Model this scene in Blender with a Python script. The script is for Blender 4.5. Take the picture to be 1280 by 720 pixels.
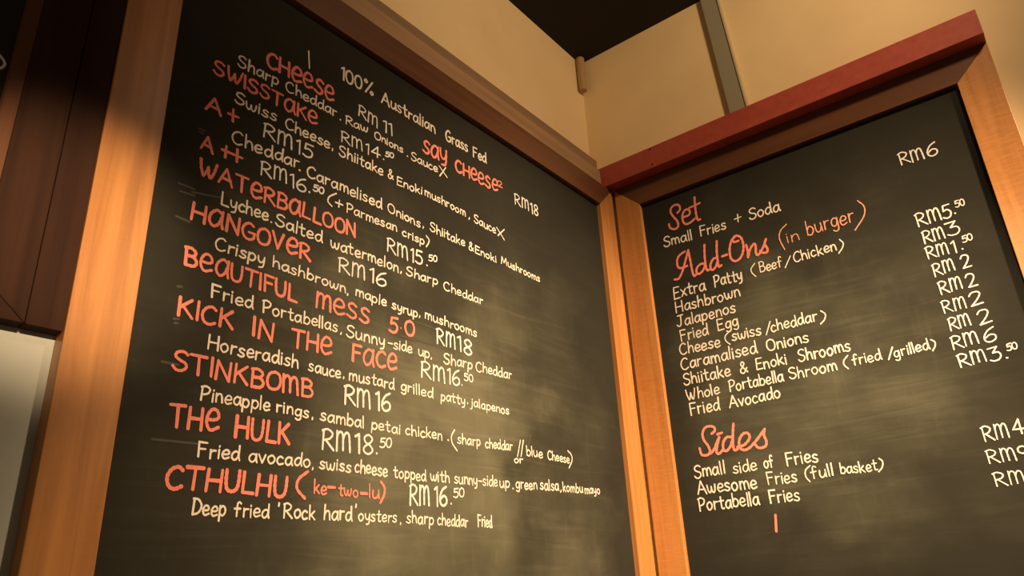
import bpy, bmesh, math, random
from mathutils import Vector, Matrix

sc = bpy.context.scene
for _o in list(bpy.data.objects):
    bpy.data.objects.remove(_o)
COL = sc.collection

# ------------------------------------------------------------------ camera
cam_d = bpy.data.cameras.new('camera')
cam = bpy.data.objects.new('camera', cam_d)
COL.objects.link(cam)
cam_d.sensor_width = 36.0
cam_d.lens = 916.606 / 1280 * 36.0
cam_d.clip_start = 0.02
R_ = Matrix(((0.619494373, -0.269006597, -0.737470116),
             (-0.783444061, -0.271010049, -0.559257504),
             (-0.049417854, 0.924223460, -0.378640821)))
cam.matrix_world = Matrix.Translation((-2.12151741, -1.12212472, 1.6)) @ R_.to_4x4()
sc.camera = cam

# ------------------------------------------------------------------ light and exposure
sc.view_settings.view_transform = 'Standard'
sc.view_settings.look = 'None'
sc.view_settings.exposure = 0.0
sc.view_settings.gamma = 1.0
sc.view_settings.use_curve_mapping = False

world = bpy.data.worlds.new('room_air')
sc.world = world
world.use_nodes = True
world.node_tree.nodes['Background'].inputs[0].default_value = (1.0, 0.68, 0.42, 1)
world.node_tree.nodes['Background'].inputs[1].default_value = 0.16


def spot(name, loc, target, power, color, angle, blend, radius):
    d = bpy.data.lights.new(name, 'SPOT')
    d.energy = power
    d.color = color
    d.spot_size = math.radians(angle)
    d.spot_blend = blend
    d.shadow_soft_size = radius
    o = bpy.data.objects.new(name, d)
    COL.objects.link(o)
    o.location = loc
    o.rotation_euler = (Vector(target) - Vector(loc)).to_track_quat('-Z', 'Y').to_euler()
    return o


WARM = (1.0, 0.71, 0.43)
spot('ceiling_spot_left_board', (-0.78, -2.30, 3.42), (-0.44, 0.0, 1.50), 820, WARM, 58, 1.0, 0.06)
spot('ceiling_spot_right_board', (-1.90, -1.50, 3.10), (0.0, -0.72, 1.52), 400, WARM, 48, 1.0, 0.06)
spot('added_spot_stile', (-2.05, -2.00, 2.45), (-1.735, 0.0, 2.125), 335, WARM, 14.5, 1.0, 0.03)  # no pendant hangs here: unseen spot added for the hot patch on the stile
spot('added_fill_upper_wall', (-0.90, -1.60, 3.50), (-0.1, 0.0, 3.10), 60, (1.0, 0.70, 0.42), 120, 1.0, 0.10)  # unseen fill added to brighten the upper walls, not a fitted lamp

# ------------------------------------------------------------------ materials
def new_mat(name):
    m = bpy.data.materials.new(name)
    m.use_nodes = True
    nt = m.node_tree
    return m, nt, nt.nodes['Principled BSDF']


def N(nt, kind, **kw):
    n = nt.nodes.new(kind)
    for k, v in kw.items():
        setattr(n, k, v)
    return n


def ramp(nt, src, stops):
    r = N(nt, 'ShaderNodeValToRGB')
    el = r.color_ramp.elements
    while len(el) < len(stops):
        el.new(0.5)
    for e, (p, c) in zip(el, stops):
        e.position = p
        e.color = (*c, 1)
    nt.links.new(src, r.inputs[0])
    return r.outputs[0]


def mix(nt, a, b, fac, mode='MIX'):
    m = N(nt, 'ShaderNodeMix', data_type='RGBA', blend_type=mode)
    for s, v in ((m.inputs[0], fac), (m.inputs[6], a), (m.inputs[7], b)):
        if isinstance(v, (int, float)):
            s.default_value = v
        elif isinstance(v, tuple):
            s.default_value = (*v, 1)
        else:
            nt.links.new(v, s)
    return m.outputs[2]


def coords(nt, scale, loc=(0, 0, 0)):
    t = N(nt, 'ShaderNodeTexCoord')
    mp = N(nt, 'ShaderNodeMapping')
    mp.inputs['Scale'].default_value = scale
    mp.inputs['Location'].default_value = loc
    nt.links.new(t.outputs['Object'], mp.inputs[0])
    return mp.outputs[0]


def noise(nt, vec, scale, detail=4, rough=0.55, dist=0.0):
    n = N(nt, 'ShaderNodeTexNoise')
    n.inputs['Scale'].default_value = scale
    n.inputs['Detail'].default_value = detail
    n.inputs['Roughness'].default_value = rough
    n.inputs['Distortion'].default_value = dist
    nt.links.new(vec, n.inputs['Vector'])
    return n.outputs['Fac']


def bump(nt, bsdf, h, strength, dist):
    b = N(nt, 'ShaderNodeBump')
    b.inputs['Strength'].default_value = strength
    b.inputs['Distance'].default_value = dist
    nt.links.new(h, b.inputs['Height'])
    nt.links.new(b.outputs[0], bsdf.inputs['Normal'])


def wood(name, dark, light, vertical, rough=0.38, chatter=0.0, spec=0.35):
    m, nt, b = new_mat(name)
    sc_ = (38, 38, 1.6) if vertical else (1.6, 38, 38)
    v = coords(nt, sc_, (random.random() * 9, 0, random.random() * 9))
    g = noise(nt, v, 1.0, 6, 0.6, 0.6)
    v2 = coords(nt, (7, 7, .7) if vertical else (.7, 7, 7))
    g2 = noise(nt, v2, 1.0, 3, 0.5, 0.3)
    c = mix(nt, dark, light, ramp(nt, g, [(0.30, (0, 0, 0)), (0.70, (1, 1, 1))]))
    c = mix(nt, c, mix(nt, c, dark, 0.6), ramp(nt, g2, [(0.45, (0, 0, 0)), (0.75, (1, 1, 1))]))
    if chatter:
        # curly cross figure of the sawn board
        v3 = coords(nt, (22, 22, 190) if vertical else (190, 22, 22))
        g3 = noise(nt, v3, 1.0, 2, 0.5, 0.8)
        c = mix(nt, c, light, mix(nt, (0, 0, 0), (chatter,) * 3, ramp(nt, g3, [(0.42, (0, 0, 0)), (0.66, (1, 1, 1))])))
    nt.links.new(c, b.inputs['Base Color'])
    b.inputs['Roughness'].default_value = rough
    b.inputs['Specular IOR Level'].default_value = spec
    bump(nt, b, g, 0.12, 0.002)
    return m


random.seed(4)
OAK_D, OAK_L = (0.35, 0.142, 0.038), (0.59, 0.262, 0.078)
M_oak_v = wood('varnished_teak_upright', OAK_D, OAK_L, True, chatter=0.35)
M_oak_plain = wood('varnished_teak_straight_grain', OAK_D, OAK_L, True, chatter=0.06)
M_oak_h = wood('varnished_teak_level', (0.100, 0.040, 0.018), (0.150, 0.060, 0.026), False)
M_dark_v = wood('dark_walnut_upright', (0.026, 0.012, 0.008), (0.046, 0.021, 0.012), True, 0.8, spec=0.08)
M_dark_h = wood('dark_walnut_level', (0.026, 0.012, 0.008), (0.046, 0.021, 0.012), False, 0.8, spec=0.08)
M_tan = wood('pale_tan_timber', (0.28, 0.17, 0.088), (0.42, 0.25, 0.13), False, 0.55)
M_tan_d = wood('weathered_tan_timber', (0.20, 0.125, 0.066), (0.30, 0.18, 0.096), False, 0.6)
M_red = wood('red_painted_timber', (0.34, 0.062, 0.038), (0.44, 0.084, 0.052), False, 0.5)


def paint(name, base, mottled, rough=0.75, amt=1.0):
    m, nt, b = new_mat(name)
    v = coords(nt, (1, 1, 1))
    n1 = noise(nt, v, 2.2, 5, 0.6)
    c = mix(nt, base, mottled, ramp(nt, n1, [(0.35, (0, 0, 0)), (0.75, (amt,) * 3)]))
    nt.links.new(c, b.inputs['Base Color'])
    b.inputs['Roughness'].default_value = rough
    bump(nt, b, noise(nt, v, 140, 3), 0.08, 0.002)
    return m


M_cream = paint('cream_wall_paint', (0.82, 0.62, 0.33), (0.72, 0.53, 0.28))
M_pale = paint('pale_grey_gloss_wall_paint', (0.46, 0.475, 0.41), (0.36, 0.37, 0.32), 0.4)
M_ceil = paint('black_ceiling_paint', (0.010, 0.008, 0.006), (0.014, 0.010, 0.008), 0.9)
M_floor = paint('dark_floor_screed', (0.10, 0.085, 0.07), (0.07, 0.06, 0.05), 0.6)
M_grey = paint('grey_green_trunking', (0.30, 0.27, 0.18), (0.25, 0.225, 0.155), 0.5)
M_duct = paint('brown_painted_conduit', (0.42, 0.26, 0.115), (0.36, 0.22, 0.10), 0.6)


def plain(name, col, rough=0.5, metal=0.0):
    m, nt, b = new_mat(name)
    v = coords(nt, (30, 30, 30))
    nt.links.new(mix(nt, col, tuple(x * 0.7 for x in col), noise(nt, v, 1.0)), b.inputs['Base Color'])
    b.inputs['Roughness'].default_value = rough
    b.inputs['Metallic'].default_value = metal
    return m


M_screw = plain('dark_screw_steel', (0.03, 0.02, 0.018), 0.6)


def slate(name, seed, dust, centre, size):
    """Blackboard: near black paint under wiped chalk dust, wiped mostly sideways."""
    m, nt, b = new_mat(name)
    v = coords(nt, (1.0, 1, 1.5), (seed, 0, seed))
    big = noise(nt, v, 2.3, 4, 0.5, 0.6)
    vs = coords(nt, (2.2, 1, 26), (seed, 0, 0))
    streak = noise(nt, vs, 1.0, 6, 0.65, 1.6)
    vv = coords(nt, (20, 1, 4.0), (0, 0, seed))
    streak_v = noise(nt, vv, 1.0, 6, 0.7, 2.0)
    fine = noise(nt, coords(nt, (1, 1, 1)), 240, 2)
    # a worn patch where the wiped chalk has built up
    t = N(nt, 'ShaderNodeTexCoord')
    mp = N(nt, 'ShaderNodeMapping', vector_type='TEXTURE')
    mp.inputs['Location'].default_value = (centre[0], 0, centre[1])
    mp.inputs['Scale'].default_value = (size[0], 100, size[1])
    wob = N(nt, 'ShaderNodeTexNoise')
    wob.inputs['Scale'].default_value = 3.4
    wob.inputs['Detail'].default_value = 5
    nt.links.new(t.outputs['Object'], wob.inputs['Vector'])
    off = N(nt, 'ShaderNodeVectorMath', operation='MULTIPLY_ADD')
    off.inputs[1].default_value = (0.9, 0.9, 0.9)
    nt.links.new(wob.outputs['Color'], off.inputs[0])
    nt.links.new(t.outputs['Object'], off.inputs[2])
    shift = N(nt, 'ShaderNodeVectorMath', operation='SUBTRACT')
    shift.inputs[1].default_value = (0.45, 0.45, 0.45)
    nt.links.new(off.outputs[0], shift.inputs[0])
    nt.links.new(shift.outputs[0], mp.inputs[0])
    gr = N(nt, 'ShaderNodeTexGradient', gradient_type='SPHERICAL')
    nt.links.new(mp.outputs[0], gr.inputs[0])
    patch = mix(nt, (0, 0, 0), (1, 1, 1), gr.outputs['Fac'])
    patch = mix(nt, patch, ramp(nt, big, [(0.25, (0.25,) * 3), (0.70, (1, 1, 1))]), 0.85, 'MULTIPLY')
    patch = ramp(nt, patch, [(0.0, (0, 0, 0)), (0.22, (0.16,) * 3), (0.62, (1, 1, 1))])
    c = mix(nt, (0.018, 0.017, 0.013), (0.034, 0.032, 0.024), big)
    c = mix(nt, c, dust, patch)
    heavy = tuple(min(1, x * 1.25 + 0.03) for x in dust)
    amt = mix(nt, (0.025,) * 3, (0.6,) * 3, patch)
    c = mix(nt, c, heavy, mix(nt, (0, 0, 0), amt, ramp(nt, streak, [(0.48, (0, 0, 0)), (0.78, (1, 1, 1))])))
    c = mix(nt, c, heavy, mix(nt, (0, 0, 0), amt, ramp(nt, streak_v, [(0.54, (0, 0, 0)), (0.85, (0.8,) * 3)])))
    c = mix(nt, c, heavy, mix(nt, (0, 0, 0), (0.02,) * 3, fine))
    nt.links.new(c, b.inputs['Base Color'])
    b.inputs['Roughness'].default_value = 0.75
    b.inputs['Specular IOR Level'].default_value = 0.04
    bump(nt, b, streak, 0.05, 0.001)
    return m


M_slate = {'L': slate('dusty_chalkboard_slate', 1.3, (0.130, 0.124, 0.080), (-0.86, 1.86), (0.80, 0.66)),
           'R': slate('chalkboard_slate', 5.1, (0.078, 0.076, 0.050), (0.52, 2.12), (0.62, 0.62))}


def chalk(name, col, thin):
    m, nt, b = new_mat(name)
    v = coords(nt, (1, 1, 1))
    g = noise(nt, v, 420, 3, 0.7)
    w = noise(nt, v, 26, 2, 0.5)
    f = mix(nt, ramp(nt, g, [(0.26, (0, 0, 0)), (0.50, (1, 1, 1))]), (1.0, 1.0, 1.0), ramp(nt, w, [(0.36, (0.1,) * 3), (0.64, (0.9,) * 3)]))
    nt.links.new(mix(nt, thin, col, f), b.inputs['Base Color'])
    b.inputs['Roughness'].default_value = 0.95
    b.inputs['Specular IOR Level'].default_value = 0.1
    return m


M_chalk = {'heading': chalk('red_chalk', (0.84, 0.255, 0.185), (0.38, 0.11, 0.08)),
           'note': chalk('faint_red_chalk', (0.80, 0.36, 0.24), (0.42, 0.16, 0.10)),
           'price': chalk('white_chalk', (0.76, 0.72, 0.65), (0.30, 0.28, 0.24)),
           'description': chalk('cream_chalk', (0.82, 0.72, 0.59), (0.36, 0.31, 0.24))}
M_dust = plain('rubbed_chalk_dust', (0.075, 0.072, 0.055), 0.95)


# ------------------------------------------------------------------ mesh helpers
def link(name, bm, mat, parent=None, bevel=0.0):
    me = bpy.data.meshes.new(name)
    bmesh.ops.recalc_face_normals(bm, faces=bm.faces)
    bm.to_mesh(me)
    bm.free()
    me.materials.append(mat)
    o = bpy.data.objects.new(name, me)
    COL.objects.link(o)
    if parent:
        o.parent = parent
    if bevel:
        b = o.modifiers.new('soft_edges', 'BEVEL')
        b.width = bevel
        b.segments = 2
        b.limit_method = 'ANGLE'
    return o


def box(bm, x0, x1, y0, y1, z0, z1):
    vs = [bm.verts.new((x, y, z)) for x in (x0, x1) for y in (y0, y1) for z in (z0, z1)]
    for f in ((0, 1, 3, 2), (4, 6, 7, 5), (0, 4, 5, 1), (2, 3, 7, 6), (0, 2, 6, 4), (1, 5, 7, 3)):
        bm.faces.new([vs[i] for i in f])


def boxes(*bs):
    bm = bmesh.new()
    for b in bs:
        box(bm, *b)
    return bm


def prism(bm, pts, axis, a, b):
    """Extrude a polygon of 2D points along an axis from a to b."""
    def P(p, t):
        return {'x': (t, p[0], p[1]), 'y': (p[0], t, p[1]), 'z': (p[0], p[1], t)}[axis]
    A = [bm.verts.new(P(p, a)) for p in pts]
    B = [bm.verts.new(P(p, b)) for p in pts]
    bm.faces.new(A)
    bm.faces.new(B[::-1])
    n = len(pts)
    for i in range(n):
        j = (i + 1) % n
        bm.faces.new((A[i], A[j], B[j], B[i]))


def prism_bm(pts, axis, a, b):
    bm = bmesh.new()
    prism(bm, pts, axis, a, b)
    return bm


def cyl(bm, c, axis, r, h, seg=20, hole=None):
    ax = {'x': 0, 'y': 1, 'z': 2}[axis]
    A, B = [], []
    for i in range(seg):
        t = 2 * math.pi * i / seg
        p = [r * math.cos(t), r * math.sin(t)]
        v = [0, 0, 0]
        k = 0
        for q in range(3):
            if q != ax:
                v[q] = c[q] + p[k]
                k += 1
        v[ax] = c[ax]
        A.append(bm.verts.new(v))
        v[ax] = c[ax] + h
        B.append(bm.verts.new(v))
    bm.faces.new(A)
    bm.faces.new(B[::-1])
    for i in range(seg):
        j = (i + 1) % seg
        bm.faces.new((A[i], A[j], B[j], B[i]))


def empty(name, loc, rz, label, cat, group=None):
    o = bpy.data.objects.new(name, None)
    o.empty_display_size = 0.1
    COL.objects.link(o)
    o.location = loc
    o.rotation_euler = (0, 0, rz)
    return tag(o, label, cat, group)


def tag(o, label, cat, group=None):
    o['label'] = label
    o['category'] = cat
    if group:
        o['group'] = group
    return o


def struct(name, bm, mat):
    o = link(name, bm, mat)
    o['kind'] = 'structure'
    return o


# ------------------------------------------------------------------ room shell
CEIL = 3.585
# left wall: a lining carries the boards, the plastered wall above it stands 7 cm further back
_prof = [(0.03, 0), (0.25, 0), (0.25, CEIL), (0.10, CEIL), (0.10, 2.92), (0.03, 2.92)]
_bm = prism_bm(_prof, 'x', -5.0, -1.70)
for _f in _bm.faces:
    _f.material_index = 1
prism(_bm, _prof, 'x', -1.6999, 0.037)
_w = struct('wall_left', _bm, M_cream)
_w.data.materials.append(M_pale)
struct('wall_right', boxes((0.037, 0.19, -4.5, 0.25, 0, CEIL)), M_cream)
struct('ceiling', boxes((-5.0, 0.19, -4.5, 0.25, CEIL, CEIL + 0.12)), M_ceil)
struct('floor', boxes((-5.0, 0.19, -4.5, 0.25, -0.1, 0.0)), M_floor)

# ------------------------------------------------------------------ chalk handwriting: one-stroke alphabet
# strokes are "x,y x,y ..." on a cap height of 1; a leading ~ smooths the stroke
G = {
 'A': (.72, ['0,0 .36,1 .72,-.02', '.12,.36 .62,.33']),
 'B': (.60, ['.05,1 .06,0', '~.0,.98 .3,1.02 .52,.84 .42,.6 .08,.54', '~.08,.54 .42,.54 .6,.3 .46,.04 .06,0']),
 'C': (.62, ['~.6,.86 .42,1 .16,.86 .02,.5 .12,.12 .36,0 .62,.14']),
 'D': (.62, ['.06,1 .04,0', '~-.02,.98 .36,.94 .62,.56 .44,.14 .04,0']),
 'E': (.55, ['.54,.98 .06,1 .04,0 .55,.02', '.05,.52 .46,.53']),
 'F': (.55, ['.06,0 .05,1 .55,.98', '.05,.54 .46,.55']),
 'G': (.68, ['~.58,.88 .38,1 .14,.84 .02,.48 .14,.1 .4,0 .62,.16 .64,.42', '.36,.44 .68,.44']),
 'H': (.64, ['.04,1 .02,0', '.62,1 .62,0', '.03,.5 .62,.5']),
 'I': (.10, ['.05,1 .05,0']),
 'J': (.60, ['.12,.98 .6,1', '~.4,1 .4,.4 .34,.06 .16,0 .02,.14']),
 'K': (.62, ['.05,1 .04,0', '.56,.98 .08,.46', '.2,.56 .62,0']),
 'L': (.52, ['.06,1 .03,.02 .52,0']),
 'M': (.80, ['.04,1 .04,0', '~.04,.66 .10,.86 .22,.98 .34,.90 .38,.66 .39,.06', '~.39,.62 .46,.84 .58,.97 .70,.90 .75,.64 .79,0']),
 '\u1e40': (.80, ['0,0 .1,1 .38,.25 .66,1 .78,0']),
 'N': (.64, ['.03,0 .05,1 .6,0 .62,1']),
 'O': (.66, ['~.36,1 .1,.86 .0,.48 .1,.1 .34,0 .58,.14 .66,.52 .56,.88 .34,1']),
 'P': (.56, ['.05,.97 .04,0', '~-.02,.93 .26,1.02 .54,.86 .48,.58 .26,.44 .06,.42']),
 'R': (.62, ['.05,.97 .04,0', '~-.02,.93 .26,1.02 .54,.84 .42,.58 .08,.46', '.18,.48 .64,.0']),
 'S': (.56, ['~.54,.88 .36,1 .12,.92 .06,.7 .24,.54 .48,.42 .54,.2 .36,.01 .14,.02 .0,.18']),
 'T': (.68, ['0,.99 .68,1', '.35,1 .34,0']),
 'U': (.62, ['~.03,1 .03,.5 .1,.1 .32,0 .52,.14 .59,.5 .6,1']),
 'V': (.60, ['0,1 .3,0 .6,1']),
 'W': (.84, ['~0,1 .06,.5 .2,.02', '~.2,.02 .3,.2 .42,.66', '~.42,.66 .5,.1 .6,.04', '~.6,.04 .72,.4 .84,1']),
 'X': (.60, ['0,1 .6,0', '.58,1 .02,0']),
 'a': (.50, ['~.46,.5 .26,.6 .06,.42 .03,.16 .18,.0 .36,.12 .46,.42', '.47,.6 .46,.2 .52,.0']),
 'b': (.48, ['.05,1.02 .04,.02', '~.05,.36 .22,.6 .44,.48 .48,.24 .3,.0 .05,.06']),
 'c': (.42, ['~.4,.5 .24,.6 .06,.44 .02,.2 .16,.0 .42,.08']),
 'd': (.50, ['~.46,.5 .26,.6 .06,.42 .03,.16 .18,.0 .36,.12 .46,.42', '.48,1.02 .47,.2 .53,.0']),
 'e': (.46, ['~.04,.3 .28,.3 .44,.38 .38,.56 .2,.6 .05,.42 .03,.18 .18,.0 .46,.1']),
 'f': (.44, ['~.44,.92 .32,1.02 .2,.9 .18,.5 .17,.0', '0,.54 .4,.56']),
 'g': (.48, ['~.44,.5 .24,.6 .05,.42 .05,.16 .2,.04 .38,.16 .45,.44', '~.46,.6 .46,.1 .42,-.22 .24,-.32 .06,-.22']),
 'h': (.48, ['.05,1.02 .04,0', '~.05,.32 .2,.58 .38,.56 .44,.36', '.44,.38 .47,0']),
 'i': (.10, ['.05,.6 .05,0', '.05,.80 .055,.85']),
 'j': (.26, ['~.2,.6 .2,.1 .16,-.2 .0,-.28', '.2,.80 .205,.85']),
 'k': (.46, ['.05,1.02 .04,0', '.42,.6 .07,.24', '.16,.32 .46,0']),
 'l': (.10, ['.05,1.02 .05,0']),
 'm': (.72, ['.04,.6 .04,0', '~.04,.36 .16,.58 .3,.56 .36,.36', '.36,.4 .37,0', '~.37,.36 .48,.58 .62,.56 .68,.36', '.68,.4 .71,0']),
 'n': (.46, ['.04,.6 .04,0', '~.04,.34 .18,.58 .36,.56 .42,.36', '.42,.4 .45,0']),
 'o': (.48, ['~.26,.6 .06,.46 .02,.24 .16,.0 .36,.06 .47,.3 .38,.54 .24,.6']),
 'p': (.48, ['.06,.6 .02,-.34', '~.05,.4 .24,.6 .44,.48 .46,.22 .28,.0 .06,.1']),
 'q': (.48, ['~.44,.5 .24,.6 .05,.42 .05,.16 .2,.0 .4,.16', '.46,.6 .46,-.34']),
 'r': (.36, ['.05,.6 .05,0', '~.05,.36 .16,.54 .36,.56']),
 's': (.42, ['~.4,.52 .24,.6 .08,.5 .14,.34 .34,.24 .38,.1 .22,.0 .0,.08']),
 't': (.40, ['~.18,.92 .18,.3 .2,.05 .34,.0 .4,.05', '0,.6 .4,.62']),
 'u': (.48, ['~.03,.6 .03,.2 .14,.0 .32,.06 .43,.3', '.44,.6 .48,0']),
 'v': (.44, ['0,.6 .22,0 .44,.6']),
 'w': (.66, ['~.0,.6 .04,.2 .16,.0 .28,.14 .33,.46', '~.33,.46 .36,.14 .48,.0 .6,.16 .66,.6']),
 'x': (.44, ['0,.6 .44,0', '.42,.6 .02,0']),
 'y': (.46, ['~.02,.6 .04,.3 .16,.12 .34,.2 .42,.44', '~.44,.6 .42,.1 .34,-.22 .12,-.3']),
 'z': (.44, ['0,.6 .42,.6 0,0 .44,0']),
 '0': (.54, ['~.3,1 .08,.84 .0,.48 .1,.1 .28,0 .46,.14 .54,.52 .46,.88 .28,1']),
 '1': (.22, ['0,.84 .18,.98 .19,0']),
 '2': (.56, ['~.02,.78 .16,.98 .42,.96 .5,.74 .34,.4 .04,.02', '.04,.02 .56,.06']),
 '3': (.54, ['0,.94 .46,.98 .2,.58', '~.2,.58 .46,.56 .54,.3 .4,.04 .16,0 .0,.1']),
 '4': (.58, ['.4,0 .4,1 .0,.34 .58,.32']),
 '5': (.54, ['.54,.98 .12,.96 .08,.56', '~.08,.56 .34,.62 .54,.4 .46,.1 .22,0 .0,.1']),
 '6': (.54, ['~.5,.98 .22,.8 .03,.42 .08,.1 .28,0 .5,.14 .5,.4 .3,.5 .08,.34']),
 '8': (.50, ['~.46,.82 .28,1 .08,.86 .12,.62 .36,.44 .48,.2 .28,0 .06,.12 .08,.36 .36,.6 .46,.82']),
 '9': (.52, ['~.46,.62 .26,.48 .05,.6 .06,.86 .26,1 .46,.9 .5,.6 .46,.0']),
 '%': (.80, ['~.14,1 .03,.88 .14,.76 .25,.88 .14,1', '.66,1 .16,0', '~.66,.24 .55,.12 .66,0 .77,.12 .66,.24']),
 '&': (.66, ['~.64,.02 .3,.5 .16,.8 .3,1 .44,.84 .3,.56 .06,.3 .1,.04 .34,.0 .62,.4']),
 '.': (.10, ['.04,.04 .06,.02']),
 ',': (.14, ['~.12,.14 .12,.0 .02,-.16']),
 "'": (.10, ['~.08,1 .06,.9 .02,.8']),
}


def catmull(p, n=7):
    if len(p) < 3:
        return p
    closed = (Vector(p[0]) - Vector(p[-1])).length < 1e-6
    out = []
    m = len(p)
    for i in range(m - 1):
        p1, p2 = Vector(p[i]), Vector(p[i + 1])
        p0 = Vector(p[i - 1]) if i else (Vector(p[m - 2]) if closed else p1 * 2 - p2)
        p3 = Vector(p[i + 2]) if i + 2 < m else (Vector(p[1]) if closed else p2 * 2 - p1)
        for k in range(n):
            t = k / n
            out.append(tuple(0.5 * (2 * p1 + (p2 - p0) * t + (2 * p0 - 5 * p1 + 4 * p2 - p3) * t * t + (3 * p1 - p0 - 3 * p2 + p3) * t ** 3)))
    out.append(tuple(p[-1]))
    return out


LAYER = [0]


def ribbon(bm, pts, w, y, rng):
    """A flat chalk line of width w along 2D points (u, z), laid on the board at depth y."""
    P = [Vector(pts[0])]
    for q in pts[1:]:
        if (Vector(q) - P[-1]).length > w * 0.08:
            P.append(Vector(q))
    if len(P) == 1:
        P.append(P[0] + Vector((w * 0.3, 0)))
    run = [P[0]]
    for i in range(1, len(P)):
        run.append(P[i])
        if i + 1 < len(P) and (P[i] - P[i - 1]).normalized().dot((P[i + 1] - P[i]).normalized()) < 0.45:
            _ribbon(bm, run, w, y, rng)
            run = [P[i]]
    _ribbon(bm, run, w, y, rng)


def _ribbon(bm, P, w, y, rng):
    LAYER[0] = (LAYER[0] + 1) % 16
    y = y - LAYER[0] * 3e-5          # chalk lines cross on top of one another
    n = len(P)
    L, Rr = [], []
    ph = rng.uniform(0, 6)
    for i, p in enumerate(P):
        a = (P[i] - P[i - 1]).normalized() if i else (P[1] - P[0]).normalized()
        b = (P[i + 1] - P[i]).normalized() if i + 1 < n else a
        t = (a + b).normalized()
        nrm = Vector((-t.y, t.x))
        k = min(1.4, 1 / max(0.6, abs(nrm.dot(Vector((-b.y, b.x))))))
        hw = w / 2 * k * (1 + 0.13 * math.sin(ph + i * 1.7))
        L.append(p + nrm * hw)
        Rr.append(p - nrm * hw)

    def V(q, i):
        return bm.verts.new((q.x, y - 2e-5 * i / n, q.y))
    l = [V(q, i) for i, q in enumerate(L)]
    r = [V(q, i) for i, q in enumerate(Rr)]
    for i in range(n - 1):
        bm.faces.new((l[i], r[i], r[i + 1], l[i + 1]))
    for i, d in ((0, (P[0] - P[1]).normalized()), (n - 1, (P[-1] - P[-2]).normalized())):
        s = [V(P[i] + (L[i] - P[i]) * math.cos(t) + d * (w / 2) * math.sin(t), i) for t in (0.6, 1.2, 1.94, 2.54)]
        bm.faces.new([l[i]] + s + [r[i]])


WIDTH = {'heading': 0.155, 'price': 0.112, 'description': 0.13, 'note': 0.085}


def write_word(bm, t, u0, z0, u1, z1, h, kind, rng, y, thin=1.0):
    tall = kind == 'heading' and t[0].isupper() or t in ('mess', 'say')
    t = t.replace('MM', '\u1e40')
    gap = 0.15 if kind != 'heading' else 0.16
    x = 0
    strokes = []
    for ch in t:
        wd, sts = G[ch]
        ys = 1.0
        if tall and ch in 'aesmy':
            ys = 1.0 / 0.6
            if ch == 'm':
                wd, sts = G['M']
                ys = 1.0
        jx, jy, sh = rng.uniform(-.02, .02), rng.uniform(-.05, .05), rng.uniform(-.08, .08)
        if tall and ch == 'k':
            wd, sts = G['K']
        xs = 1.35 if ys > 1 else 1.0
        for s in sts:
            sm = s[0] == '~'
            pts = [tuple(float(v) for v in q.split(',')) for q in s.lstrip('~').split()]
            if ys > 1 and ch == 'y':
                pts = [(a, b * ys if b > 0 else b) for a, b in pts]
            else:
                pts = [(a, b * ys) for a, b in pts]
            pts = [(x + a * xs + jx + sh * b * .5, b + jy) for a, b in pts]
            strokes.append(catmull(pts) if sm else pts)
        x += wd * xs + gap
    tot = max(x - gap, 0.05)
    lw = WIDTH[kind] * h * (0.9 if t in ('ke', 'two', 'lu') else 1)
    lw = max(lw * thin, 0.0034 * thin)
    if t in ('.', ',', "'"):
        lw = 0.0042 if t == '.' else 0.0034
    span = max(u1 - u0 - lw, 0.001)
    for s in strokes:
        pts = [(u0 + lw / 2 + a / tot * span, z0 + (z1 - z0) * a / tot + b * (h - lw * .6) + lw * .3) for a, b in s]
        ribbon(bm, pts, lw * rng.uniform(.9, 1.1), y, rng)


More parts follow.
